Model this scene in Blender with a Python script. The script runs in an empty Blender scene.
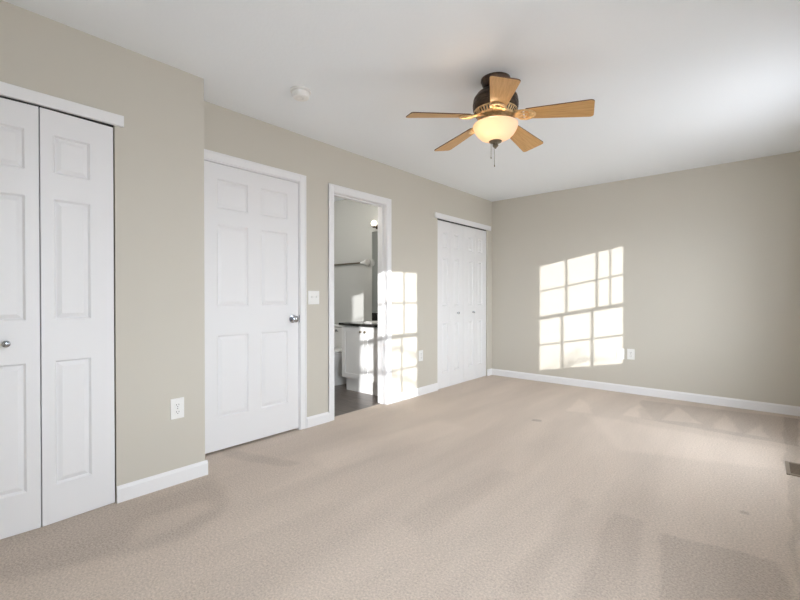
import bpy, bmesh, math, random
from mathutils import Vector, Matrix
random.seed(4)
PI = math.pi
C = bpy.context.scene.collection
SC = bpy.context.scene

# ------------------------------------------------------------------ camera
H = 2.44            # ceiling height
D = 5.332           # far wall
W = 3.37            # right wall
J = 0.288           # face of the boxed-out closet wall
JE = 1.17           # its end
YB = -0.75          # wall behind the camera
cam = bpy.data.cameras.new('camera')
cam.sensor_fit = 'HORIZONTAL'; cam.sensor_width = 36.0
cam.lens = 36.0 * 419.63 / 800.0
cam.clip_start = 0.02
co = bpy.data.objects.new('camera', cam); C.objects.link(co)
co.location = (2.8936, 0.0, 1.1005)
co.rotation_euler = (PI/2 - 0.00764, 0, 0.71269)
SC.camera = co

# ------------------------------------------------------------------ world, sun, exposure
HAZE = 1.2
wd = bpy.data.worlds.new('sky'); SC.world = wd; wd.use_nodes = True
bg = wd.node_tree.nodes['Background']
bg.inputs[1].default_value = 15.5
_n, _l = wd.node_tree.nodes, wd.node_tree.links
_tc = _n.new('ShaderNodeTexCoord'); _sp = _n.new('ShaderNodeSeparateXYZ'); _cr = _n.new('ShaderNodeValToRGB'); _mr = _n.new('ShaderNodeMapRange')
_mr.inputs[1].default_value = -1; _mr.inputs[2].default_value = 1
_cr.color_ramp.elements[0].position = 0.47; _cr.color_ramp.elements[0].color = (0.47, 0.485, 0.51, 1)      # ground and trees
_cr.color_ramp.elements[1].position = 0.53; _cr.color_ramp.elements[1].color = (0.86, 0.93, 1.0, 1)       # pale morning sky
_l.new(_tc.outputs['Generated'], _sp.inputs[0]); _l.new(_sp.outputs[2], _mr.inputs[0]); _l.new(_mr.outputs[0], _cr.inputs[0]); 
# brighter haze of the sky round the low sun
_dt = _n.new('ShaderNodeVectorMath'); _dt.operation = 'DOT_PRODUCT'; _dt.inputs[1].default_value = Vector((1.31, -1.0, 0.36)).normalized()
_pw = _n.new('ShaderNodeMath'); _pw.operation = 'POWER'; _pw.inputs[1].default_value = 5.0; _mx = _n.new('ShaderNodeMath'); _mx.operation = 'MAXIMUM'; _mx.inputs[1].default_value = 0.0
_ma = _n.new('ShaderNodeMath'); _ma.operation = 'MULTIPLY_ADD'; _ma.inputs[1].default_value = HAZE; _ma.inputs[2].default_value = 1.0
_sc = _n.new('ShaderNodeVectorMath'); _sc.operation = 'SCALE'
_l.new(_tc.outputs['Generated'], _dt.inputs[0]); _l.new(_dt.outputs['Value'], _mx.inputs[0]); _l.new(_mx.outputs[0], _pw.inputs[0]); _l.new(_pw.outputs[0], _ma.inputs[0])
_l.new(_cr.outputs[0], _sc.inputs[0]); _l.new(_ma.outputs[0], _sc.inputs['Scale']); _l.new(_sc.outputs[0], bg.inputs[0])
sl = bpy.data.lights.new('sun', 'SUN'); sl.energy = 7.2; sl.angle = math.radians(0.45); sl.color = (1, 0.985, 0.972)
so = bpy.data.objects.new('sun', sl); C.objects.link(so)
so.rotation_euler = Vector((-1.31, 1.0, -0.254)).to_track_quat('-Z', 'Y').to_euler()
WIN = [(0.2635, 1.0215), (3.244, 4.002)]      # glass spans of the two windows in the right wall
for (a, b) in WIN:                      # portals: only guide the sampling of the sky
    pl = bpy.data.lights.new('sky_portal', 'AREA'); pl.shape = 'RECTANGLE'; pl.size = 1.5; pl.size_y = b-a+0.1
    pl.cycles.is_portal = True
    po = bpy.data.objects.new('sky_portal', pl); C.objects.link(po)
    po.location = (W+0.17, (a+b)/2, 1.31); po.rotation_euler = (0, PI/2, 0)
SC.view_settings.view_transform = 'Standard'
SC.view_settings.look = 'None'
SC.view_settings.gamma = 1.0
SC.view_settings.use_curve_mapping = False
SC.view_settings.exposure = -0.03
SC.cycles.use_denoising = True
SC.cycles.max_bounces = 14; SC.cycles.diffuse_bounces = 10; SC.cycles.transparent_max_bounces = 12
SC.cycles.sample_clamp_indirect = 8.0
SC.cycles.caustics_reflective = False; SC.cycles.caustics_refractive = False

# ------------------------------------------------------------------ materials
def mat(name, col, rough=0.5, metal=0.0, spec=0.5):
    m = bpy.data.materials.new(name); m.use_nodes = True
    b = m.node_tree.nodes['Principled BSDF']
    b.inputs['Base Color'].default_value = (*col, 1); b.inputs['Roughness'].default_value = rough
    b.inputs['Metallic'].default_value = metal; b.inputs['Specular IOR Level'].default_value = spec
    return m
def nd(m, t, **kw):
    n = m.node_tree.nodes.new(t)
    for k, v in kw.items():
        if k in n.inputs.keys(): n.inputs[k].default_value = v
        else: setattr(n, k, v)
    return n
def lk(m, a, b): m.node_tree.links.new(a, b)
def bsdf(m): return m.node_tree.nodes['Principled BSDF']
def bump(m, scale, strength, dist=0.002, detail=3.0):
    tc = nd(m, 'ShaderNodeTexCoord'); nz = nd(m, 'ShaderNodeTexNoise', Scale=scale, Detail=detail)
    bp = nd(m, 'ShaderNodeBump', Strength=strength, Distance=dist)
    lk(m, tc.outputs['Object'], nz.inputs['Vector']); lk(m, nz.outputs['Fac'], bp.inputs['Height'])
    lk(m, bp.outputs['Normal'], bsdf(m).inputs['Normal']); return m
def tint(m, c1, c2, scale, detail=4.0, vec=(1, 1, 1), lo=0.35, hi=0.65):
    tc = nd(m, 'ShaderNodeTexCoord'); mp = nd(m, 'ShaderNodeMapping'); mp.inputs['Scale'].default_value = vec
    nz = nd(m, 'ShaderNodeTexNoise', Scale=scale, Detail=detail)
    cr = nd(m, 'ShaderNodeValToRGB')
    cr.color_ramp.elements[0].position = lo; cr.color_ramp.elements[0].color = (*c1, 1)
    cr.color_ramp.elements[1].position = hi; cr.color_ramp.elements[1].color = (*c2, 1)
    lk(m, tc.outputs['Object'], mp.inputs['Vector']); lk(m, mp.outputs['Vector'], nz.inputs['Vector'])
    lk(m, nz.outputs['Fac'], cr.inputs['Fac']); lk(m, cr.outputs['Color'], bsdf(m).inputs['Base Color']); return m

WALLC = (0.590, 0.560, 0.496)
M = {}
M['wall'] = bump(mat('wall_paint', WALLC, 0.65, 0, 0.3), 220, 0.08, 0.001)
M['bath_wall'] = bump(mat('bath_wall_paint', (0.50, 0.505, 0.49), 0.6, 0, 0.3), 220, 0.08, 0.001)
M['ceil'] = bump(mat('ceiling_paint', (0.88, 0.918, 0.955), 0.8, 0, 0.2), 60, 0.22, 0.003)
M['white'] = mat('white_trim_paint', (0.83, 0.83, 0.845), 0.38)
M['door'] = bump(mat('white_door_paint', (0.80, 0.80, 0.815), 0.42), 90, 0.05, 0.0008)
M['plate'] = mat('white_plastic', (0.85, 0.85, 0.84), 0.35)
M['dark'] = mat('dark_slot', (0.03, 0.03, 0.03), 0.6)
M['chrome'] = mat('polished_steel', (0.48, 0.50, 0.54), 0.16, 1.0)
M['bronze'] = tint(mat('dark_bronze', (0.07, 0.05, 0.04), 0.36, 0.85), (0.045, 0.032, 0.026), (0.10, 0.07, 0.05), 30)
M['brass'] = tint(mat('antique_brass', (0.5, 0.36, 0.2), 0.45, 0.4), (0.48, 0.33, 0.16), (0.80, 0.60, 0.34), 45)
M['pewter'] = mat('antique_pewter', (0.22, 0.19, 0.14), 0.35, 0.9)
M['ceramic'] = mat('white_ceramic', (0.84, 0.84, 0.84), 0.12)
M['cab'] = mat('white_cabinet_paint', (0.87, 0.87, 0.87), 0.35)
M['mirror'] = mat('mirror_silver', (0.86, 0.88, 0.87), 0.02, 1.0)
M['granite'] = tint(mat('black_granite', (0.02, 0.02, 0.02), 0.18), (0.012, 0.012, 0.012), (0.09, 0.085, 0.075), 160, lo=0.5, hi=0.75)
M['vent'] = mat('brown_metal', (0.19, 0.145, 0.11), 0.5, 0.2)
M['ventdark'] = mat('duct_dark', (0.03, 0.022, 0.017), 0.7)
M['ventrim'] = mat('taupe_metal', (0.30, 0.25, 0.20), 0.45, 0.3)
# wood of the fan blades: stretched grain
def wood(name, c1, c2):
    m = mat(name, c1, 0.42); tint(m, c1, c2, 22, 5, (0.5, 9, 9), 0.3, 0.7); return m
M['oak'] = wood('oak_veneer', (0.55, 0.285, 0.085), (0.71, 0.43, 0.17))
M['oakedge'] = mat('dark_blade_edge', (0.10, 0.045, 0.02), 0.5)
# bathroom floor: dark wood-look planks running along x
m = mat('plank_tile', (0.12, 0.1, 0.09), 0.32)
tc = nd(m, 'ShaderNodeTexCoord'); br = nd(m, 'ShaderNodeTexBrick', Scale=1.0)
br.inputs['Brick Width'].default_value = 0.9; br.inputs['Row Height'].default_value = 0.15; br.inputs['Mortar Size'].default_value = 0.003
br.inputs['Color1'].default_value = (0.15, 0.125, 0.11, 1); br.inputs['Color2'].default_value = (0.085, 0.07, 0.062, 1); br.inputs['Mortar'].default_value = (0.05, 0.045, 0.04, 1)
mp = nd(m, 'ShaderNodeMapping'); mp.inputs['Scale'].default_value = (2, 14, 1)
nz = nd(m, 'ShaderNodeTexNoise', Scale=4.0, Detail=6.0)
mx = nd(m, 'ShaderNodeMix', data_type='RGBA', blend_type='OVERLAY'); mx.inputs[0].default_value = 0.7
lk(m, tc.outputs['Object'], br.inputs['Vector']); lk(m, tc.outputs['Object'], mp.inputs['Vector']); lk(m, mp.outputs['Vector'], nz.inputs['Vector'])
lk(m, br.outputs['Color'], mx.inputs[6]); lk(m, nz.outputs['Fac'], mx.inputs[7]); lk(m, mx.outputs[2], bsdf(m).inputs['Base Color'])
M['plank'] = m
# window glass: mostly clear, slight gloss
m = bpy.data.materials.new('window_glass'); m.use_nodes = True; nt = m.node_tree; nt.nodes.clear()
o = nd(m, 'ShaderNodeOutputMaterial'); mxs = nd(m, 'ShaderNodeMixShader'); mxs.inputs[0].default_value = 0.06
t = nd(m, 'ShaderNodeBsdfTransparent'); g = nd(m, 'ShaderNodeBsdfGlossy', Roughness=0.02)
lk(m, t.outputs[0], mxs.inputs[1]); lk(m, g.outputs[0], mxs.inputs[2]); lk(m, mxs.outputs[0], o.inputs[0])
M['glass'] = m
# frosted lamp bowl
m = bpy.data.materials.new('frosted_glass_bowl'); m.use_nodes = True; nt = m.node_tree; nt.nodes.clear()
o = nd(m, 'ShaderNodeOutputMaterial'); a = nd(m, 'ShaderNodeAddShader'); mxs = nd(m, 'ShaderNodeMixShader'); mxs.inputs[0].default_value = 0.23
df = nd(m, 'ShaderNodeBsdfDiffuse'); df.inputs[0].default_value = (0.80, 0.72, 0.62, 1)
t = nd(m, 'ShaderNodeBsdfTranslucent'); t.inputs[0].default_value = (0.95, 0.82, 0.70, 1)
em = nd(m, 'ShaderNodeEmission'); em.inputs[0].default_value = (1, 0.62, 0.30, 1); em.inputs[1].default_value = 0.10
lk(m, df.outputs[0], mxs.inputs[1]); lk(m, t.outputs[0], mxs.inputs[2]); lk(m, mxs.outputs[0], a.inputs[0]); lk(m, em.outputs[0], a.inputs[1]); lk(m, a.outputs[0], o.inputs[0])
M['bowl'] = m
m = bpy.data.materials.new('lit_bulb'); m.use_nodes = True; nt = m.node_tree; nt.nodes.clear()
o = nd(m, 'ShaderNodeOutputMaterial'); em = nd(m, 'ShaderNodeEmission'); em.inputs[0].default_value = (1, 0.93, 0.76, 1); em.inputs[1].default_value = 3.5
lk(m, em.outputs[0], o.inputs[0]); M['bulb'] = m
m = m.copy(); m.name = 'lit_fill_globe'; M['globe'] = m  # glow for the added bathroom fill light
m.node_tree.nodes['Emission'].inputs[1].default_value = 3.0

# carpet: short beige pile with lanes left by the vacuum cleaner
m = mat('beige_carpet', (0.5, 0.43, 0.36), 0.95, 0, 0.05)
tc = nd(m, 'ShaderNodeTexCoord')
def nmath(op, a, b=None, c=None):
    n = nd(m, 'ShaderNodeMath', operation=op)
    for i, v in enumerate((a, b, c)):
        if v is None: continue
        if isinstance(v, (int, float)): n.inputs[i].default_value = v
        else: lk(m, v, n.inputs[i])
    return n.outputs[0]
sep = nd(m, 'ShaderNodeSeparateXYZ'); lk(m, tc.outputs['Object'], sep.inputs[0])
wob = nd(m, 'ShaderNodeTexNoise', Scale=3.0, Detail=3.0); lk(m, tc.outputs['Object'], wob.inputs['Vector'])
wobble = nmath('MULTIPLY', nmath('SUBTRACT', wob.outputs['Fac'], 0.5), 0.10)
X = nmath('ADD', sep.outputs[0], wobble); Y = nmath('ADD', sep.outputs[1], wobble)
def sstep(v, a, b):
    n = nd(m, 'ShaderNodeMapRange', interpolation_type='SMOOTHSTEP'); lk(m, v, n.inputs[0])
    n.inputs[1].default_value = a; n.inputs[2].default_value = b; return n.outputs[0]
def half(p, q, soft=0.035):       # 1 on the left of the line p->q on the floor
    dx, dy = q[0]-p[0], q[1]-p[1]; L = math.hypot(dx, dy); nx, ny = -dy/L, dx/L
    return sstep(nmath('ADD', nmath('MULTIPLY', X, nx), nmath('ADD', nmath('MULTIPLY', Y, ny), -(p[0]*nx+p[1]*ny))), -soft, soft)
def patch(pts, soft=0.035):       # convex, counter-clockwise
    r = None
    for i in range(len(pts)):
        h = half(pts[i], pts[(i+1) % len(pts)], soft); r = h if r is None else nmath('MULTIPLY', r, h)
    return r
fine = nd(m, 'ShaderNodeTexNoise', Scale=105.0, Detail=4.0, Roughness=0.75); lk(m, tc.outputs['Object'], fine.inputs['Vector'])
vor = nd(m, 'ShaderNodeTexVoronoi', Scale=120.0); lk(m, tc.outputs['Object'], vor.inputs['Vector'])
# broad lanes of laid pile
mp = nd(m, 'ShaderNodeMapping'); mp.inputs['Rotation'].default_value = (0, 0, math.radians(8)); mp.inputs['Scale'].default_value = (2.3, 0.42, 1)
lk(m, tc.outputs['Object'], mp.inputs['Vector'])
lane = nd(m, 'ShaderNodeTexNoise', Scale=1.5, Detail=3.0, Roughness=0.55, Distortion=0.3); lk(m, mp.outputs['Vector'], lane.inputs['Vector'])
nap = nmath('MULTIPLY', nmath('SUBTRACT', lane.outputs['Fac'], 0.5), 0.36)
PATCHES = [          # (lighter or darker pile, outline on the floor in metres, softness)
    (-0.075, [(2.62, 1.766), (2.977, 2.074), (2.938, 2.329), (2.548, 2.274)], 0.015),
    (-0.05, [(2.367, 1.547), (2.535, 1.692), (2.471, 2.347), (2.329, 2.331)], 0.02),
    (-0.04, [(2.167, 1.443), (2.263, 1.457), (2.19, 2.356), (2.106, 2.373)], 0.04),
    (-0.07, [(2.056, 4.302), (3.106, 4.236), (3.153, 5.208), (1.909, 5.053)], 0.02),
    (0.07, [(2.219, 4.36), (2.502, 4.449), (2.259, 4.98)], 0.02),
    (0.07, [(2.798, 4.355), (2.942, 4.354), (2.882, 4.777)], 0.02),
    (0.06, [(2.578, 4.368), (2.761, 4.355), (2.631, 4.97)], 0.02),
    (0.05, [(1.908, 4.301), (2.171, 4.319), (1.946, 4.864)], 0.02),
    (0.05, [(1.465, 4.099), (1.715, 4.178), (1.396, 4.726)], 0.02),
    (-0.07, [(3.015, 4.078), (2.993, 2.088), (3.002, 2.095), (3.153, 5.208), (3.04, 5.193)], 0.012),
    (0.04, [(2.124, 3.308), (2.978, 3.586), (2.999, 4.091), (1.637, 4.111)], 0.05),
    (-0.14, [(1.366, 3.583), (1.438, 3.606), (1.414, 3.665), (1.341, 3.642)], 0.012),
    (-0.14, [(2.812, 2.742), (2.847, 2.746), (2.846, 2.778), (2.811, 2.78)], 0.012),
    (-0.075, [(0.219, 0.188), (0.638, 0.157), (0.818, 0.497), (0.915, 0.81), (0.803, 1.019), (0.664, 1.126), (0.311, 1.202), (0.204, 0.669)], 0.05),
    (0.05, [(0.802, 0.611), (0.728, 1.008), (0.614, 1.023), (0.576, 0.721)], 0.03),
    (-0.06, [(0.104, 1.389), (0.562, 1.56), (0.581, 1.663), (-0.137, 1.434)], 0.025),
    (-0.035, [(1.726, 1.49), (1.735, 2.433), (1.622, 2.455), (1.527, 1.543)], 0.04),
    (0.03, [(0.819, 1.72), (1.042, 3.041), (0.718, 3.063), (0.517, 1.793)], 0.04),
]
for amt, pts, soft in PATCHES:
    nap = nmath('ADD', nap, nmath('MULTIPLY', patch(pts, soft), amt*1.9))
val = nmath('ADD', 1.0, nap)
val = nmath('ADD', val, nmath('MULTIPLY', nmath('SUBTRACT', fine.outputs['Fac'], 0.5), 1.25))
cmul = nd(m, 'ShaderNodeVectorMath', operation='SCALE'); cmul.inputs[0].default_value = (0.60, 0.515, 0.445); lk(m, val, cmul.inputs['Scale'])
lk(m, cmul.outputs[0], bsdf(m).inputs['Base Color'])
bp = nd(m, 'ShaderNodeBump', Strength=0.5, Distance=0.004)
hh = nmath('ADD', nmath('MULTIPLY', vor.outputs['Distance'], -0.8), fine.outputs['Fac'])
lk(m, hh, bp.inputs['Height']); lk(m, bp.outputs['Normal'], bsdf(m).inputs['Normal'])
M['carpet'] = m

# ------------------------------------------------------------------ helpers
def obj(name, bm, m, parent=None, smooth=False, loc=None):
    bmesh.ops.recalc_face_normals(bm, faces=bm.faces)
    me = bpy.data.meshes.new(name); bm.to_mesh(me); bm.free()
    for x in (m if isinstance(m, (list, tuple)) else [m]): me.materials.append(x)
    if smooth:
        for p in me.polygons: p.use_smooth = True
        me.set_sharp_from_angle(angle=math.radians(42))
    o = bpy.data.objects.new(name, me); C.objects.link(o)
    if parent: o.parent = parent
    if loc: o.location = loc
    return o
def thing(name, label, cat, loc=(0, 0, 0), rotz=0, group=None, kind=None):
    o = bpy.data.objects.new(name, None); C.objects.link(o); o.empty_display_size = 0.05
    o.location = loc; o.rotation_euler = (0, 0, rotz)
    return tag(o, label, cat, group, kind)
def tag(o, label=None, cat=None, group=None, kind=None):
    if label: o['label'] = label
    if cat: o['category'] = cat
    if group: o['group'] = group
    if kind: o['kind'] = kind
    return o
def bx(bm, x0, x1, y0, y1, z0, z1, bev=0.0, seg=2):
    r = bmesh.ops.create_cube(bm, size=1.0); vs = r['verts']
    for v in vs:
        v.co = Vector(((x0+x1)/2 + v.co.x*(x1-x0), (y0+y1)/2 + v.co.y*(y1-y0), (z0+z1)/2 + v.co.z*(z1-z0)))
    if bev:
        es = list({e for v in vs for e in v.link_edges})
        bmesh.ops.bevel(bm, geom=es, offset=bev, segments=seg, affect='EDGES', profile=0.5)
    return bm
def box(*a, **k): return bx(bmesh.new(), *a, **k)
def lathe(bm, prof, n=48, ax='z', o=(0, 0, 0)):
    """prof: list of (radius, height); spins about an axis through o."""
    rings = []
    for r, h in prof:
        ring = []
        if r < 1e-6: cnt = 1
        else: cnt = n
        for i in range(cnt):
            a = 2*PI*i/n; u, v = r*math.cos(a), r*math.sin(a)
            p = {'z': (u, v, h), 'x': (h, u, v), 'y': (u, h, v)}[ax]
            ring.append(bm.verts.new((p[0]+o[0], p[1]+o[1], p[2]+o[2])))
        rings.append(ring)
    for A, B in zip(rings, rings[1:]):
        if len(A) == 1 and len(B) == 1: continue
        for i in range(n):
            j = (i+1) % n
            if len(A) == 1: bm.faces.new((A[0], B[i], B[j]))
            elif len(B) == 1: bm.faces.new((A[i], A[j], B[0]))
            else: bm.faces.new((A[i], A[j], B[j], B[i]))
    return bm
def tube(bm, pts, r, n=10):
    pts = [Vector(p) for p in pts]; rings = []
    for i, p in enumerate(pts):
        d = (pts[min(i+1, len(pts)-1)] - pts[max(i-1, 0)]).normalized()
        up = Vector((0, 0, 1)) if abs(d.z) < 0.9 else Vector((1, 0, 0))
        a = d.cross(up).normalized(); b = d.cross(a)
        rings.append([bm.verts.new(p + a*r*math.cos(2*PI*k/n) + b*r*math.sin(2*PI*k/n)) for k in range(n)])
    for A, B in zip(rings, rings[1:]):
        for k in range(n): bm.faces.new((A[k], A[(k+1) % n], B[(k+1) % n], B[k]))
    bm.faces.new(rings[0]); bm.faces.new(rings[-1][::-1]); return bm
def prism(bm, pts, z0, z1):
    lo = [bm.verts.new((x, y, z0)) for x, y in pts]; hi = [bm.verts.new((x, y, z1)) for x, y in pts]
    bm.faces.new(lo[::-1]); bm.faces.new(hi); n = len(pts)
    for i in range(n): bm.faces.new((lo[i], lo[(i+1) % n], hi[(i+1) % n], hi[i]))
    return bm
def loft(bm, secs, n=32):
    """secs: (cx, cy, rx, ry, z, power) superellipse sections."""
    rings = []
    for cx, cy, rx, ry, z, p in secs:
        ring = []
        for i in range(n):
            a = 2*PI*i/n; c, s = math.cos(a), math.sin(a)
            ring.append(bm.verts.new((cx + rx*math.copysign(abs(c)**(2/p), c), cy + ry*math.copysign(abs(s)**(2/p), s), z)))
        rings.append(ring)
    for A, B in zip(rings, rings[1:]):
        for i in range(n): bm.faces.new((A[i], A[(i+1) % n], B[(i+1) % n], B[i]))
    bm.faces.new(rings[0][::-1]); bm.faces.new(rings[-1]); return bm
def wall_cells(bm, a0, a1, z0, z1, holes, put):
    """rectangle a0..a1 x z0..z1 minus holes (a0,a1,z0,z1), as boxes."""
    As = sorted({a0, a1, *[h[0] for h in holes], *[h[1] for h in holes]})
    for p, q in zip(As, As[1:]):
        mid = (p+q)/2; hs = sorted([(h[2], h[3]) for h in holes if h[0] <= mid <= h[1]]); z = z0
        for b, t in hs:
            if b > z: put(bm, p, q, z, b)
            z = t
        if z < z1: put(bm, p, q, z, z1)
    bmesh.ops.remove_doubles(bm, verts=bm.verts, dist=1e-5)
    seen = {}                                  # drop the faces two cells share
    for f in bm.faces:
        k = tuple(round(c, 4) for c in f.calc_center_median()); seen.setdefault(k, []).append(f)
    bmesh.ops.delete(bm, geom=[f for l in seen.values() if len(l) > 1 for f in l], context='FACES')
    return bm
def struct(name, bm, m, parent=None, label=None, cat=None):
    o = obj(name, bm, m, parent)
    if not parent: tag(o, label, cat, None, 'structure')
    return o

# ------------------------------------------------------------------ room shell
T = 0.12
BH = 2.03                                   # head of the bathroom opening
DOOR = (1.262, 2.092, 0.0, 2.055)
BATH = (2.431, 3.150, 0.0, 2.045)
CL2 = (4.022, 5.195, 0.0, 2.035)
CL1 = (-0.50, 0.70, 0.0, 2.03)
struct('floor', box(-0.075, W, YB, D, -0.05, 0.0), M['carpet'], label='beige cut-pile carpet covering the whole bedroom floor', cat='floor')
f2 = bmesh.new(); bx(f2, -2.75, -0.075, 2.12, 3.99, -0.05, -0.004)
struct('floor_bathroom', f2, M['plank'], label='dark grey brown wood-look plank floor inside the bathroom', cat='floor')
struct('ceiling', box(-2.75, W+0.1, YB-0.1, D+0.1, H, H+0.1), M['ceil'], label='white textured ceiling above the room', cat='ceiling')
lw = bmesh.new()
wall_cells(lw, JE-T, D, 0, H, [DOOR, BATH, CL2], lambda b, p, q, z, t: bx(b, -T, 0, p, q, z, t))
struct('wall_left', lw, M['wall'], label='beige left wall with the white doors and bathroom doorway', cat='wall')
jw = bmesh.new()
wall_cells(jw, YB, JE, 0, H, [CL1], lambda b, p, q, z, t: bx(b, J-T, J, p, q, z, t))
bx(jw, 0.0, J-T, JE-T, JE, 0, H)
struct('wall_left_closet', jw, M['wall'], label='beige wall boxed out around the near closet at left', cat='wall')
struct('wall_far', box(-0.9, W+0.1, D, D+0.1, 0, H), M['wall'], label='plain beige far wall with the sunlit window shapes', cat='wall')
rw = bmesh.new()
wall_cells(rw, YB, D, 0, H, [(a-0.075, b+0.075, 0.55, 2.10) for a, b in WIN], lambda b, p, q, z, t: bx(b, W, W+0.1, p, q, z, t))
struct('wall_right', rw, M['wall'], label='beige right wall with two windows, out of the photo', cat='wall')
struct('wall_back', box(-0.9, W+0.1, YB-0.1, YB, 0, H), M['wall'], label='beige wall behind the camera', cat='wall')
# closed spaces behind the doors
cb = bmesh.new(); bx(cb, -0.8, -0.75, 4.0, D, 0, H); 
struct('wall_closet_back', cb, M['wall'], label='back of the far closet behind its bifold doors', cat='wall')
cc = bmesh.new(); bx(cc, -0.45, -0.40, YB, JE-T, 0, H); bx(cc, -0.45, 0, JE-T, JE, 0, H)
struct('wall_closet_near', cc, M['wall'], label='back of the near closet behind its bifold doors', cat='wall')
fc = bmesh.new(); bx(fc, -0.75, -0.075, 4.0, D, -0.05, 0.0); bx(fc, -0.45, -0.075, YB, JE, -0.05, 0.0); bx(fc, -1.0, -0.075, JE, 2.08, -0.05, 0)
struct('floor_closets', fc, M['carpet'], label='beige carpet inside the closets behind closed doors', cat='floor')
hb = bmesh.new(); bx(hb, -1.05, -1.0, JE-T, 2.2, 0, H); bx(hb, -1.05, -T, JE-T, JE, 0, H)
struct('wall_hall', hb, M['wall'], label='hall wall behind the closed six-panel door', cat='wall')
# bathroom walls
YV = 3.88
bw = box(-2.75, -T, YV, YV+0.1, -0.01, H)
struct('wall_bathroom_far', bw, M['bath_wall'], label='pale grey bathroom wall behind vanity and toilet', cat='wall')
bw = bmesh.new(); bx(bw, -2.75, -T, 2.12, 2.20, -0.01, H)
struct('wall_bathroom_near', bw, M['bath_wall'], label='pale grey bathroom wall on the near side, hidden', cat='wall')
bw = box(-2.75, -2.67, 2.20, YV, -0.01, H)
struct('wall_bathroom_side', bw, M['bath_wall'], label='pale grey bathroom wall at the end, hidden', cat='wall')

# ------------------------------------------------------------------ baseboards
def bb_prof(bm, p, q, n, h=0.088, t=0.013, z0=-0.002):
    """baseboard along p->q on the floor, n = direction away from the wall"""
    p, q, n = Vector((*p, 0)), Vector((*q, 0)), Vector((*n, 0))
    prof = [(0, z0), (t, z0), (t, h-0.016), (t*0.62, h-0.006), (t*0.45, h), (0, h)]
    A = [bm.verts.new(p + n*a + Vector((0, 0, b))) for a, b in prof]; B = [bm.verts.new(q + n*a + Vector((0, 0, b))) for a, b in prof]
    k = len(prof); bm.faces.new(A); bm.faces.new(B[::-1])
    for i in range(k): bm.faces.new((A[i], A[(i+1) % k], B[(i+1) % k], B[i]))
b = bmesh.new(); bb_prof(b, (0, 5.20), (0, D), (1, 0)); bb_prof(b, (0, D), (W, D), (0, -1))
struct('baseboard_far', b, M['white'], label='white baseboard along the far wall', cat='baseboard')
b = bmesh.new(); bb_prof(b, (0, 2.146), (0, 2.381), (1, 0)); struct('baseboard_left', b, M['white'], label='short white baseboard between the six-panel door and bathroom doorway', cat='baseboard')
b = bmesh.new(); bb_prof(b, (0, 3.199), (0, 4.020), (1, 0)); struct('baseboard_left_sunlit', b, M['white'], label='white baseboard between bathroom doorway and far closet, partly sunlit', cat='baseboard')
b = bmesh.new(); bb_prof(b, (J, 0.70), (J, JE+0.013), (1, 0)); bb_prof(b, (0, JE), (J+0.001, JE), (0, 1))
struct('baseboard_closet', b, M['white'], label='white baseboard below the outlet beside the near closet', cat='baseboard')
b = bmesh.new(); bb_prof(b, (W, YB), (W, D), (-1, 0)); struct('baseboard_right', b, M['white'], label='white baseboard along the window wall', cat='baseboard')
b = bmesh.new(); bb_prof(b, (J, YB), (W, YB), (0, 1)); struct('baseboard_back', b, M['white'], label='white baseboard behind the camera', cat='baseboard')
b = bmesh.new(); bb_prof(b, (-2.67, YV), (-0.93, YV), (0, -1)); struct('baseboard_bathroom', b, M['white'], label='white baseboard of the bathroom behind the toilet', cat='baseboard')

# ------------------------------------------------------------------ casings and fascias
def casing(bm, y0, y1, zt, w, t=0.011, x=0.0):
    """flat casing with eased edges round an opening y0..y1 up to zt (inner edges)"""
    bx(bm, x, x+t, y0-w, y0, 0, zt+w, 0.003, 1); bx(bm, x, x+t, y1, y1+w, 0, zt+w, 0.003, 1)
    bx(bm, x, x+t, y0, y1, zt, zt+w, 0.003, 1)
    for (a, c) in ((y0-w, y0-w+0.014), (y1+w-0.014, y1+w)): bx(bm, x, x+t+0.003, a, c, 0, zt+w, 0.002, 1)
    bx(bm, x, x+t+0.003, y0-w+0.014, y1+w-0.014, zt+w-0.014, zt+w, 0.002, 1)
b = bmesh.new(); casing(b, 1.280, 2.080, 2.047, 0.061)
bx(b, -T, 0, 1.262, 1.280, 0, 2.055); bx(b, -T, 0, 2.076, 2.092, 0, 2.055); bx(b, -T, 0, 1.28, 2.076, 2.040, 2.055)
struct('trim_1', b, M['white'], label='white casing framing the closed six-panel door', cat='door casing')
b = bmesh.new(); casing(b, 2.444, 3.137, 2.034, 0.064)
bx(b, -T, 0, 2.431, 2.446, 0, 2.045); bx(b, -T, 0, 3.135, 3.150, 0, 2.045); bx(b, -T, 0, 2.446, 3.135, BH, 2.045)
bx(b, -0.075, -0.042, 2.446, 2.456, 0, BH); bx(b, -0.075, -0.042, 3.125, 3.135, 0, BH); bx(b, -0.075, -0.042, 2.456, 3.125, BH-0.010, BH)   # door stops
struct('trim_2', b, M['white'], label='white casing and jambs of the open bathroom doorway', cat='door casing')
b = bmesh.new(); bx(b, J, J+0.019, CL1[0]-0.04, 0.738, 2.008, 2.066, 0.002, 1)
struct('trim_3', b, M['white'], label='white fascia board above the near closet bifold doors', cat='trim')
b = bmesh.new(); bx(b, 0, 0.019, 3.962, 5.275, 2.022, 2.084, 0.002, 1)
struct('trim_4', b, M['white'], label='white fascia board above the far closet bifold doors', cat='trim')
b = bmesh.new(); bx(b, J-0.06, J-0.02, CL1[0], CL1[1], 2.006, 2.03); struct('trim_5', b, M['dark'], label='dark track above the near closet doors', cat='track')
b = bmesh.new(); bx(b, -0.06, -0.02, CL2[0], CL2[1], 2.016, 2.035); struct('trim_6', b, M['dark'], label='dark track above the far closet doors', cat='track')

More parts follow.
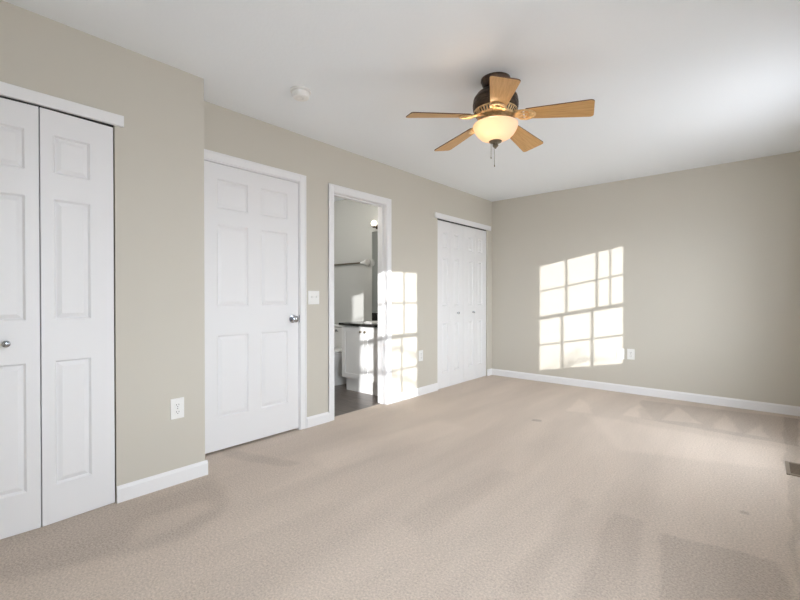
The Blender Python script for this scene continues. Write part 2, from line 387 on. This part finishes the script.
# ------------------------------------------------------------------ panelled doors
def leaf(y0, y1, z0, z1, xf, th, panels, depth=0.009, bev=0.02, edge=0.002):
    """door slab in the y/z plane, front at x = xf facing +x, with raised moulded panels"""
    bm = bmesh.new()
    ys = sorted({y0, y1, *[p[0] for p in panels], *[p[1] for p in panels]}); zs = sorted({z0, z1, *[p[2] for p in panels], *[p[3] for p in panels]})
    inp = lambda y, z: any(p[0] < y < p[1] and p[2] < z < p[3] for p in panels)
    V = {}
    def v(y, z, x=xf):
        k = (round(y, 5), round(z, 5), round(x, 5))
        if k not in V: V[k] = bm.verts.new((x, y, z))
        return V[k]
    for a, b_ in zip(ys, ys[1:]):
        for c, d in zip(zs, zs[1:]):
            if not inp((a+b_)/2, (c+d)/2): bm.faces.new((v(a, c), v(b_, c), v(b_, d), v(a, d)))
    for (a, b_, c, d) in panels:
        rings = [(0, 0), (0.004, -depth*0.45), (bev*0.5, -depth), (bev*0.62, -depth), (bev*1.55, -depth*0.35), (bev*1.75, -depth*0.22)]
        prev = None
        for ins, dx in rings:
            r = [v(a+ins, c+ins, xf+dx), v(b_-ins, c+ins, xf+dx), v(b_-ins, d-ins, xf+dx), v(a+ins, d-ins, xf+dx)]
            if prev:
                for i in range(4):
                    q = (prev[i], prev[(i+1) % 4], r[(i+1) % 4], r[i])
                    if len(set(q)) == 4: bm.faces.new(q)
            prev = r
        bm.faces.new(prev)
    # sides and back
    xb = xf - th
    ring = [(y, z0) for y in ys] + [(y1, z) for z in zs[1:]] + [(y, z1) for y in ys[::-1][1:]] + [(y0, z) for z in zs[::-1][1:-1]]
    n = len(ring)
    for i in range(n):
        (a, c), (b_, d) = ring[i], ring[(i+1) % n]; bm.faces.new((v(a, c), v(b_, d), v(b_, d, xb), v(a, c, xb)))
    bm.faces.new([v(y, z, xb) for y, z in ring])
    return bm
def knob_bm(x, y, z, r, l, base=0.0):
    bm = bmesh.new()
    prof = [(0, 0), (base or r*0.55, 0), (base or r*0.55, 0.006), (r*0.42, 0.010), (r*0.38, l*0.45), (r*0.7, l*0.55), (r, l*0.72), (r*0.97, l*0.86), (r*0.7, l*0.97), (0, l)]
    return lathe(bm, prof, 24, 'x', (x, y, z))
ZP6 = [(0.245, 0.827), (1.032, 1.612), (1.722, 1.930)]
dr = thing('door_1', 'closed white six-panel door with silver knob beside the boxed-out wall', 'door', (-0.006, 1.2815, 0.0), 0, None, 'structure')
obj('door_slab', leaf(0.0, 0.7915, 0.018, 2.036, 0, 0.035, [(p, q, a, b_) for p, q in ((0.1085, 0.3465), (0.4495, 0.6865)) for a, b_ in ZP6]), M['door'], dr)
kn = obj('door_knob', knob_bm(0, 0.7335, 0.92, 0.027, 0.058, 0.032), M['chrome'], dr, True)
obj('strike_plate', box(0.004, 0.009, 0.791, 0.7955, 0.89, 0.95), M['chrome'], dr)
ZP3 = [(0.187, 0.79), (0.99, 1.573), (1.695, 1.882)]
def bifold(name, label, x, ya, yb, ztop, fold, knob_leaf, knob_y, knob_z, nar=0.062):
    """pair of leaves hinged in the middle; wide stiles outside"""
    r = thing(name, label, 'closet door', (x, ya, 0), 0, None, 'structure')
    mid = (yb-ya)/2; g = 0.0022; wide = 0.103
    for k in range(2):
        a, b_ = (0.0, mid-g) if k == 0 else (mid+g, yb-ya)
        pa, pb = (a+wide, b_-nar) if k == 0 else (a+nar, b_-wide)
        lf = obj('door_leaf', leaf(a, b_, 0.003, ztop, 0, 0.03, [(pa, pb, c, d) for c, d in ZP3], 0.011, 0.017), M['door'], r)
        ang = math.asin(fold/mid)*(1 if k == 0 else -1)          # leaves standing slightly folded at the hinge
        pv = Vector((0, 0 if k == 0 else yb-ya, 0)); lf.matrix_local = Matrix.Translation(pv) @ Matrix.Rotation(-ang, 4, 'Z') @ Matrix.Translation(-pv)
        if k == knob_leaf: obj('door_knob', knob_bm(0, knob_y-ya, knob_z, 0.0155, 0.034), M['chrome'], lf, True)
    for zz in (0.25, 1.0, 1.75):
        obj('hinge', tube(bmesh.new(), [(-0.033+fold, mid, zz-0.04), (-0.033+fold, mid, zz+0.04)], 0.005), M['chrome'], r)
    return r
bifold('door_2', 'white bifold door of the near closet, its round knob catching light', J-0.006, 0.088, 0.694, 1.998, 0.018, 0, 0.270, 0.888, 0.050)
bifold('door_3', 'white bifold door of the near closet, outside the photo', J-0.006, -0.494, 0.084, 1.998, 0.0, 1, -0.07, 0.888)
bifold('door_4', 'white bifold door of the far closet next to the sunlit wall', -0.012, 4.030, 4.610, 2.008, 0, 1, 4.462, 0.898)
bifold('door_5', 'white bifold door of the far closet next to the corner', -0.012, 4.615, 5.190, 2.008, 0, 0, 4.830, 0.899)

# ------------------------------------------------------------------ windows
def ring(bm, x0, x1, y0, y1, z0, z1, w):
    bx(bm, x0, x1, y0, y0+w, z0, z1); bx(bm, x0, x1, y1-w, y1, z0, z1); bx(bm, x0, x1, y0+w, y1-w, z0, z0+w); bx(bm, x0, x1, y0+w, y1-w, z1-w, z1)
for i, (a, b_) in enumerate(WIN):
    w = thing('window_%d' % (i+1), ['white double-hung window nearest the camera, out of the photo', 'white double-hung window near the far wall, out of the photo'][i], 'window', (W, (a+b_)/2, 0.55), 0, None, 'structure')
    hw = (b_-a)/2; sw_ = 0.411
    f = bmesh.new(); ring(f, 0.0, 0.11, -hw-0.075, hw+0.075, 0, 1.55, 0.026)
    bx(f, 0.049, 0.061, -hw-0.05, -hw, 0.026, 1.524); bx(f, 0.049, 0.061, hw, hw+0.05, 0.026, 1.524)      # parting stops
    ring(f, -0.015, 0.0, -hw-0.13, hw+0.13, -0.06, 1.61, 0.06)
    obj('window_frame', f, M['white'], w)
    zt, zm, zb = 2.032-0.55, 1.350-0.55, 0.668-0.55
    for nm, x0, za, zc in (('upper_sash', 0.081, zm+0.028, zt), ('lower_sash', 0.030, zb, zm-0.028)):
        s = bmesh.new()
        bx(s, x0, x0+0.02, -sw_-0.012, -sw_, za-0.042, zc+0.036); bx(s, x0, x0+0.02, sw_, sw_+0.012, za-0.042, zc+0.036)
        bx(s, x0, x0+0.02, -sw_, sw_, zc, zc+0.036); bx(s, x0, x0+0.02, -sw_, sw_, 0.020 if nm == 'lower_sash' else za-0.042, za)
        for k in (-1, 1): bx(s, x0+0.005, x0+0.014, -0.006+0.137*k-0.010, -0.006+0.137*k+0.010, za, zc)
        bx(s, x0+0.005, x0+0.014, -sw_, sw_, (za+zc)/2-0.009, (za+zc)/2+0.009)
        so_ = obj(nm, s, M['white'], w)
        obj('pane', box(x0+0.008, x0+0.011, -sw_-0.004, sw_+0.004, za-0.004, zc+0.004), M['glass'], so_)
    obj('window_sill', box(-0.05, 0.0, -hw-0.15, hw+0.15, 0.0, 0.022, bev=0.004), M['white'], w)
tree = thing('bare_tree', 'bare young tree outside the windows, casting faint branch shadows', 'tree', (8.3, -1.75, -0.6))
M['bark'] = tint(mat('grey_bark', (0.2, 0.16, 0.13), 0.9), (0.16, 0.13, 0.10), (0.26, 0.21, 0.17), 20)
obj('trunk', tube(bmesh.new(), [(0, 0, 0), (0.03, 0.02, 1.2), (-0.02, 0.05, 2.4), (0.02, 0.0, 3.6)], 0.06, 10), M['bark'], tree, True)
rb = random.Random(11)
for (sy, z0, L_, up) in ((-1, 2.05, 1.9, 0.32), (-1, 1.75, 1.8, 0.22), (-1, 2.45, 1.7, 0.25), (1, 1.75, 1.8, 0.25)):
    b = bmesh.new(); pts = [Vector((0, 0, z0))]
    for k in range(7): pts.append(pts[-1] + Vector((rb.uniform(-0.05, 0.05), sy*L_/7, L_/7*up*rb.uniform(0.3, 1.6))))
    tube(b, pts, 0.014, 6)
    for p in pts[2:]:
        for _ in range(2): tube(b, [p, p + Vector((rb.uniform(-0.2, 0.2), sy*rb.uniform(0.05, 0.3), rb.uniform(-0.12, 0.32)))], 0.007, 5)
    obj('branch', b, M['bark'], tree, True)
# tilt wand of the raised blind of the far window
bl = thing('window_blind', 'raised white mini blind on the far window, out of the photo', 'blind', (W+0.002, 3.61, 2.10))
obj('headrail', box(-0.03, 0.02, -0.42, 0.42, -0.07, -0.035), M['plate'], bl)
obj('tilt_wand', tube(bmesh.new(), [(-0.012, 0.333, -0.07), (-0.012, 0.333, -0.76)], 0.007), M['plate'], bl)

# ------------------------------------------------------------------ outlets, switch, detector, floor register
def outlet(label, loc, rotz, group):
    """faces +x before rotation; origin at the plate centre on the wall"""
    r = thing('wall_outlet', label, 'outlet', loc, rotz, group)
    obj('cover_plate', box(0.0, 0.006, -0.038, 0.038, -0.060, 0.060, bev=0.003), M['plate'], r)
    for s in (-1, 1):
        rc = obj('receptacle', loft(bmesh.new(), [(0, 0, 0.0165, 0.0135, 0, 4), (0, 0, 0.0165, 0.0135, 0.0025, 4), (0, 0, 0.0155, 0.0125, 0.0030, 4)], 24), M['plate'], r)
        rc.matrix_local = Matrix.Translation((0.0055, 0, 0.0205*s)) @ Matrix.Rotation(PI/2, 4, 'Y') @ Matrix.Rotation(PI/2, 4, 'Z')
        sb = bmesh.new()
        bx(sb, -0.0078, -0.0054, -0.002, 0.0065, 0.0026, 0.0036); bx(sb, 0.0054, 0.0078, -0.002, 0.0065, 0.0026, 0.0036)
        lathe(sb, [(0, 0.0026), (0.0026, 0.0026), (0.0026, 0.0036), (0, 0.0036)], 12, 'z', (0, -0.008, 0))
        obj('slots', sb, M['dark'], rc)
    obj('screw', lathe(bmesh.new(), [(0, 0.006), (0.0035, 0.006), (0.0028, 0.0072), (0, 0.0074)], 12, 'x'), M['chrome'], r)
    return r
outlet('white duplex outlet on the boxed-out wall beside the near closet', (J, 1.008, 0.444), 0, 'wall outlets')
outlet('white duplex outlet at the edge of the sunlight on the left wall', (0, 3.700, 0.442), 0, 'wall outlets')
outlet('white duplex outlet in the sun patch on the far wall', (1.658, D, 0.443), -PI/2, 'wall outlets')
outlet('white wall outlet just outside the sun patch on the far wall', (1.762, D, 0.446), -PI/2, 'wall outlets')
sw = thing('light_switch', 'white double toggle switch between the closed door and bathroom doorway', 'light switch', (0, 2.222, 1.094))
obj('cover_plate', box(0, 0.006, -0.058, 0.058, -0.058, 0.058, bev=0.003), M['plate'], sw)
for s in (-1, 1):
    tb = bmesh.new(); bx(tb, 0.005, 0.0075, 0.023*s-0.0055, 0.023*s+0.0055, -0.013, 0.013, 0.0005, 1); obj('toggle_slot', tb, M['plate'], sw)
    tb = bmesh.new(); bx(tb, 0, 0.014, -0.004, 0.004, -0.004, 0.004, 0.001, 1); t_ = obj('toggle', tb, M['plate'], sw); t_.location = (0.006, 0.023*s, 0.003); t_.rotation_euler = (0, -0.5, 0)
sd = thing('smoke_detector', 'round white smoke detector on the ceiling left of the fan', 'smoke detector', (0.615, 1.650, H))
obj('base_ring', lathe(bmesh.new(), [(0, 0), (0.066, 0), (0.066, -0.010), (0.060, -0.013), (0, -0.013)], 40), M['plate'], sd, True)
obj('body', lathe(bmesh.new(), [(0, -0.013), (0.052, -0.013), (0.050, -0.017), (0.0555, -0.018), (0.0545, -0.038), (0.048, -0.048), (0.020, -0.051), (0.018, -0.0495), (0, -0.0495)], 40), M['plate'], sd, True)
vn = thing('floor_register', 'brown metal floor register set in the carpet at right edge', 'floor vent', (3.087, 3.660, 0.0))
f = bmesh.new()
for q in ((-0.076, -0.056, -0.134, 0.134), (0.056, 0.076, -0.134, 0.134), (-0.056, 0.056, -0.134, -0.114), (-0.056, 0.056, 0.114, 0.134)): bx(f, *q, 0.0, 0.007, 0.002, 1)
obj('frame', f, M['ventrim'], vn)
obj('duct', box(-0.056, 0.056, -0.114, 0.114, 0.0005, 0.0015), M['ventdark'], vn)
for k in range(9):
    s = bmesh.new(); bx(s, -0.056, 0.056, -0.0072, 0.0072, -0.0007, 0.0007); o_ = obj('louver', s, M['vent'], vn); o_.location = (0, -0.102+0.0255*k, 0.0040); o_.rotation_euler = (0.08, 0, 0)

# ------------------------------------------------------------------ ceiling fan
FX, FY = 1.641, 2.350
fan = thing('ceiling_fan', 'dark bronze ceiling fan with five oak blades and lit glass bowl', 'ceiling fan', (FX, FY, H))
z = lambda h: h - H
obj('canopy', lathe(bmesh.new(), [(0, 0), (0.089, 0), (0.090, -0.010), (0.085, -0.016), (0.082, -0.030), (0.070, -0.046), (0.052, -0.052), (0, -0.052)], 48), M['bronze'], fan, True)
obj('neck', lathe(bmesh.new(), [(0, z(2.39)), (0.045, z(2.39)), (0.045, z(2.362)), (0, z(2.362))], 32), M['bronze'], fan, True)
mh = [(0, z(2.376)), (0.060, z(2.376)), (0.096, z(2.366)), (0.118, z(2.350)), (0.130, z(2.334)), (0.134, z(2.328)), (0.137, z(2.326)), (0.141, z(2.312)), (0.138, z(2.310)), (0.1385, z(2.304)), (0.143, z(2.302)), (0.145, z(2.284)), (0.141, z(2.282)), (0.141, z(2.276)), (0.145, z(2.274)), (0.143, z(2.256)), (0.137, z(2.250)), (0.128, z(2.246)), (0, z(2.246))]
mh = [(r_*0.955, h_) for r_, h_ in mh]
obj('motor_housing', lathe(bmesh.new(), mh, 56), M['bronze'], fan, True)
vr = lathe(bmesh.new(), [(0, z(2.246)), (0.130, z(2.246)), (0.131, z(2.241)), (0.112, z(2.214)), (0.106, z(2.208)), (0, z(2.208))], 56)
for k in range(40):                          # cooling slots round the ring
    if k % 8 in (0, 7): continue
    n0 = len(vr.faces); q = bx(bmesh.new(), -0.012, 0.012, -0.0035, 0.0035, -0.002, 0.002)
    q.transform(Matrix.Rotation(2*PI*k/40 + math.radians(-126+9), 4, 'Z') @ Matrix.Translation((0.1215, 0, z(2.2275))) @ Matrix.Rotation(-math.radians(55), 4, 'Y'))
    me = bpy.data.meshes.new('slot'); q.to_mesh(me); q.free(); vr.from_mesh(me); bpy.data.meshes.remove(me)
    vr.faces.ensure_lookup_table()
    for f_ in vr.faces[n0:]: f_.material_index = 1
obj('vent_ring', vr, [M['brass'], M['dark']], fan, True)
obj('switch_housing', lathe(bmesh.new(), [(0, z(2.208)), (0.075, z(2.208)), (0.078, z(2.190)), (0.070, z(2.182)), (0, z(2.182))], 40), M['brass'], fan, True)
obj('bowl_fitter', lathe(bmesh.new(), [(0, z(2.183)), (0.062, z(2.183)), (0.116, z(2.172)), (0.118, z(2.168)), (0, z(2.168))], 40), M['pewter'], fan, True)
bo = [(0.128, 2.160), (0.134, 2.168), (0.141, 2.166), (0.142, 2.158), (0.139, 2.146), (0.131, 2.124), (0.116, 2.100), (0.092, 2.076), (0.062, 2.060), (0.030, 2.053), (0.012, 2.052)]
bo = [(r_*0.957, 2.162+(h_-2.168)*0.89) for r_, h_ in bo]
bi = [(max(r-0.005, 0.010), h+0.004) for r, h in bo[:3:-1]]
bowl = obj('lamp_bowl', lathe(bmesh.new(), [(r, z(h)) for r, h in bo + bi] + [(bo[0][0], z(bo[0][1]))], 56), M['bowl'], fan, True)
obj('finial', lathe(bmesh.new(), [(0, z(2.067)), (0.010, z(2.067)), (0.034, z(2.063)), (0.040, z(2.059)), (0.036, z(2.053)), (0.020, z(2.047)), (0.016, z(2.039)), (0.019, z(2.033)), (0.013, z(2.025)), (0.008, z(2.021)), (0.004, z(2.015)), (0, z(2.014))], 32), M['pewter'], fan, True)
for dx, dy, zl in ((-0.022, -0.014, 1.955), (-0.006, 0.000, 1.905)):
    pc = obj('pull_chain', tube(bmesh.new(), [(dx, dy, z(2.045)), (dx, dy, z(zl))], 0.0013, 6), M['pewter'], fan)
    obj('chain_pull', lathe(bmesh.new(), [(0, 0.012), (0.002, 0.011), (0.0035, 0.004), (0.003, 0), (0, -0.001)], 12, 'z', (dx, dy, z(zl))), M['pewter'], pc, True)
# blades: outline in the blade's own plane (u outwards, v across)
R0, R1 = 0.175, 0.556
def blade_bm():
    pts = []; w0, w1, rc = 0.047, 0.076, 0.020
    def corner(cx, cy, a0):
        for k in range(6): a = a0 + PI/2*k/5; pts.append((cx+rc*math.cos(a), cy+rc*math.sin(a)))
    pts += [(R0, -w0+0.012), (R0+0.012, -w0)]; corner(R1-rc, -w1+rc, -PI/2); corner(R1-rc, w1-rc, 0); pts += [(R0+0.012, w0), (R0, w0-0.012)]
    bm = prism(bmesh.new(), pts, -0.003, 0.003)
    for f_ in bm.faces: f_.material_index = 0 if len(f_.verts) > 4 else 1
    return bm
def iron_bm():
    bm = bmesh.new()                        # open scrolled bracket under the blade root
    for s in (-1, 1):
        pts = [(0.085, 0.010*s, 0.022), (0.115, 0.024*s, 0.010), (0.150, 0.040*s, -0.006), (0.185, 0.044*s, -0.0075), (0.214, 0.034*s, -0.0075), (0.232, 0.014*s, -0.0075), (0.236, 0.0, -0.0075)]
        tube(bm, pts, 0.0062, 8)
        tube(bm, [(0.120, 0.0, 0.008), (0.150, 0.012*s, -0.004), (0.176, 0.016*s, -0.0075), (0.192, 0.006*s, -0.0075), (0.190, 0.0, -0.0075)], 0.0045, 8)
    prism(bm, [(0.196, -0.030), (0.228, -0.018), (0.238, 0), (0.228, 0.018), (0.196, 0.030), (0.204, 0)], -0.007, -0.003)
    prism(bm, [(0.07, -0.020), (0.120, -0.024), (0.165, -0.040), (0.165, 0.040), (0.120, 0.024), (0.07, 0.020)], -0.0065, -0.0032); bx(bm, 0.07, 0.118, -0.016, 0.016, -0.004, 0.022, 0.003, 1)
    for (u, v_) in ((0.208, -0.018), (0.208, 0.018), (0.226, 0)): lathe(bm, [(0, -0.010), (0.005, -0.009), (0.006, -0.006), (0, -0.005)], 10, 'z', (u, v_, 0))
    return bm
PITCH = math.radians(-12.5)
bl0 = obj('blade', blade_bm(), [M['oak'], M['oakedge']], fan); ir0 = obj('blade_iron', iron_bm(), M['brass'], bl0, True)
for k in range(5):
    bb = bl0 if k == 0 else bl0.copy()
    if k:
        C.objects.link(bb); bb.parent = fan; ii = ir0.copy(); C.objects.link(ii); ii.parent = bb
    bb.matrix_local = Matrix.Translation((0, 0, z(2.216))) @ Matrix.Rotation(math.radians((-126, -57, 17.5, 89, 162)[k]), 4, 'Z') @ Matrix.Rotation(math.radians(5.0), 4, 'Y') @ Matrix.Rotation(PITCH, 4, 'X')
lp = bpy.data.lights.new('fan_lamp', 'POINT'); lp.energy = 5.0; lp.color = (1.0, 0.70, 0.42); lp.shadow_soft_size = 0.03
lo_ = bpy.data.objects.new('fan_lamp', lp); C.objects.link(lo_); lo_.parent = fan; lo_.location = (-0.006, -0.062, z(2.124))

# ------------------------------------------------------------------ bathroom
VF = 3.320                                   # face of the vanity
van = thing('vanity_cabinet', 'white two-door vanity cabinet under the black countertop', 'cabinet', (-0.525, VF, 0))
VX0, VX1 = -0.378, 0.398
b = bmesh.new(); bx(b, VX0, VX1, 0.020, YV-VF-0.002, 0.145, 0.764); obj('carcass', b, M['cab'], van)
b = bmesh.new(); bx(b, VX0+0.045, VX1, 0.045, YV-VF-0.01, -0.004, 0.145); obj('toe_kick', b, M['cab'], van)
def cab_door(x0, x1, kx):
    b = bmesh.new(); z0, z1, fw = 0.152, 0.752, 0.055
    for (p, q, r_, s_) in ((x0, x0+fw, z0, z1), (x1-fw, x1, z0, z1), (x0+fw, x1-fw, z0, z0+fw), (x0+fw, x1-fw, z1-fw, z1)): bx(b, p, q, 0.0, 0.019, r_, s_)
    d = obj('door', b, M['cab'], van)
    b = bmesh.new(); bx(b, x0+fw-0.004, x1-fw+0.004, 0.010, 0.016, z0+fw-0.004, z1-fw+0.004)
    obj('door_panel', b, M['cab'], d)
    k = bmesh.new(); lathe(k, [(0, 0), (0.008, 0), (0.006, -0.010), (0.014, -0.016), (0.015, -0.022), (0.009, -0.028), (0, -0.029)], 18, 'y', (kx, 0, 0.702)); obj('knob', k, M['pewter'], d, True)
cab_door(VX0+0.012, 0.001, -0.032); cab_door(0.006, VX1-0.012, 0.040)
ct = thing('vanity_countertop', 'polished black granite countertop with backsplash on the white vanity', 'countertop', (-0.525, VF, 0.764))
b = bmesh.new(); bx(b, VX0-0.022, VX1+0.006, -0.022, YV-VF-0.002, 0, 0.030, 0.004, 2); obj('slab', b, M['granite'], ct)
b = bmesh.new(); bx(b, VX0-0.018, VX1+0.006, YV-VF-0.024, YV-VF-0.002, 0.030, 0.130, 0.003, 1); obj('backsplash', b, M['granite'], ct)
b = bmesh.new(); loft(b, [(0.02, 0.255, 0.215, 0.165, 0.030, 2.2), (0.02, 0.255, 0.215, 0.165, 0.040, 2.2), (0.02, 0.255, 0.195, 0.147, 0.044, 2.2), (0.02, 0.255, 0.175, 0.130, 0.032, 2.2)]); obj('sink_basin', b, M['ceramic'], ct, True)
fa = thing('bathroom_faucet', 'small chrome faucet behind the vanity sink', 'faucet', (-0.505, 3.785, 0.794))
b = bmesh.new(); bx(b, -0.075, 0.075, -0.025, 0.025, 0, 0.012, 0.004, 1); obj('base', b, M['chrome'], fa)
obj('spout', tube(bmesh.new(), [(0, 0, 0.01), (0, -0.002, 0.06), (0, -0.02, 0.09), (0, -0.06, 0.098), (0, -0.105, 0.085), (0, -0.118, 0.070)], 0.010, 12), M['chrome'], fa, True)
for s in (-1, 1): obj('handle', lathe(bmesh.new(), [(0, 0.012), (0.017, 0.012), (0.012, 0.025), (0.016, 0.040), (0.014, 0.052), (0, 0.055)], 18, 'z', (0.052*s, 0, 0)), M['chrome'], fa, True)
mi = thing('wall_mirror', 'frameless mirror on the bathroom wall above the vanity backsplash', 'mirror', (-0.525, YV, 0.905))
obj('mirror_glass', box(-0.405, 0.395, -0.006, -0.0005, 0, 1.035), M['mirror'], mi)
for xx in (-0.25, 0.25): obj('clip', box(xx-0.012, xx+0.012, -0.010, 0.0, -0.008, 0.012, bev=0.002), M['chrome'], mi)
vl = thing('vanity_light', 'bronze vanity light bar with round lit bulbs above the mirror', 'wall light', (-0.525, YV, 1.992))
obj('back_bar', box(-0.33, 0.33, -0.022, 0.0, -0.028, 0.022, bev=0.005), M['bronze'], vl)
for k in range(4):
    xx = -0.318+0.212*k
    sk = obj('socket', lathe(bmesh.new(), [(0, -0.012), (0.016, -0.012), (0.020, -0.004), (0.019, 0.010), (0, 0.012)], 20, 'z', (xx, -0.062, -0.004)), M['bronze'], vl, True)
    obj('arm', tube(bmesh.new(), [(xx, -0.018, -0.005), (xx, -0.062, -0.008)], 0.006, 8), M['bronze'], sk)
    b = bmesh.new(); bmesh.ops.create_uvsphere(b, u_segments=24, v_segments=16, radius=0.037); bmesh.ops.translate(b, verts=b.verts, vec=(xx, -0.062, 0.042)); obj('bulb', b, M['bulb'], vl, True)
tr = thing('towel_bar', 'dark metal towel bar with white flared end on the bathroom wall', 'towel bar', (-1.31, YV, 1.547))
obj('bar', tube(bmesh.new(), [(-0.42, -0.035, 0), (0.235, -0.035, 0)], 0.011, 12), M['pewter'], tr, True)
obj('end_flare', lathe(bmesh.new(), [(0, 0.215), (0.013, 0.215), (0.018, 0.235), (0.030, 0.280), (0.044, 0.325), (0.047, 0.337), (0.042, 0.341), (0, 0.339)], 32, 'x', (0, -0.048, 0)), M['ceramic'], tr, True)
obj('post', tube(bmesh.new(), [(0.29, -0.045, 0), (0.29, 0.0, 0)], 0.012, 12), M['ceramic'], tr, True)
obj('post', tube(bmesh.new(), [(-0.41, -0.035, 0), (-0.41, 0.0, 0)], 0.012, 12), M['bronze'], tr, True)
bc = thing('bathroom_fill_light', 'added round white bathroom fill light, unseen from the doorway', 'fill light', (-1.25, 2.48, H))  # added unseen fitting, there to brighten the bathroom walls and vanity
obj('base_ring', lathe(bmesh.new(), [(0, 0), (0.14, 0), (0.14, -0.025), (0, -0.025)], 40), M['plate'], bc, True)
bl2 = bpy.data.lights.new('bathroom_fill_lamp', 'POINT'); bl2.energy = 23; bl2.color = (1, 0.95, 0.88); bl2.shadow_soft_size = 0.13  # fill lamp added under that fitting, supplies most of the bathroom light
o2 = bpy.data.objects.new('bathroom_fill_lamp', bl2); C.objects.link(o2); o2.parent = bc; o2.location = (0, 0, -0.26)
obj('fill_globe', lathe(bmesh.new(), [(0.125, -0.025), (0.13, -0.045), (0.11, -0.08), (0.06, -0.10), (0, -0.105)], 40), M['globe'], bc, True)
# toilet facing the camera side (-y), back against the bathroom wall
to = thing('toilet', 'white ceramic toilet beside the vanity seen through the doorway', 'toilet', (-1.235, YV, -0.004))
b = bmesh.new(); bx(b, -0.235, 0.235, -0.200, -0.012, 0.385, 0.700, 0.022, 3); obj('tank', b, M['ceramic'], to, True)
b = bmesh.new(); bx(b, -0.245, 0.245, -0.212, -0.006, 0.701, 0.735, 0.010, 3); obj('tank_lid', b, M['ceramic'], to, True)
b = bmesh.new(); loft(b, [(0, -0.34, 0.125, 0.235, 0.0, 2.6), (0, -0.34, 0.122, 0.230, 0.05, 2.5), (0, -0.335, 0.105, 0.20, 0.14, 2.3), (0, -0.36, 0.120, 0.225, 0.22, 2.2), (0, -0.41, 0.165, 0.27, 0.32, 2.2), (0, -0.425, 0.182, 0.285, 0.375, 2.2), (0, -0.425, 0.184, 0.287, 0.395, 2.2)]); bx(b, -0.17, 0.17, -0.26, -0.03, 0.30, 0.386, 0.02, 2); obj('bowl', b, M['ceramic'], to, True)
b = bmesh.new(); loft(b, [(0, -0.43, 0.186, 0.285, 0.398, 2.2), (0, -0.43, 0.190, 0.290, 0.404, 2.2), (0, -0.43, 0.188, 0.288, 0.414, 2.2)]); obj('seat', b, M['ceramic'], to, True)
b = bmesh.new(); loft(b, [(0, -0.425, 0.184, 0.282, 0.419, 2.2), (0, -0.425, 0.188, 0.288, 0.424, 2.2), (0, -0.425, 0.186, 0.285, 0.434, 2.2), (0, -0.425, 0.15, 0.25, 0.440, 2.2)]); obj('seat_lid', b, M['ceramic'], to, True)
b = bmesh.new(); lathe(b, [(0, -0.200), (0.016, -0.200), (0.016, -0.212), (0, -0.214)], 16, 'y', (-0.175, 0, 0.655)); tube(b, [(-0.175, -0.216, 0.655), (-0.12, -0.222, 0.648)], 0.007, 8); obj('flush_lever', b, M['chrome'], to, True)
bl_ = bpy.data.lights.new('vanity_lamp', 'POINT'); bl_.energy = 4; bl_.color = (1, 0.94, 0.85); bl_.shadow_soft_size = 0.12
o_ = bpy.data.objects.new('vanity_lamp', bl_); C.objects.link(o_); o_.parent = vl; o_.location = (0.0, -0.30, 0.05)
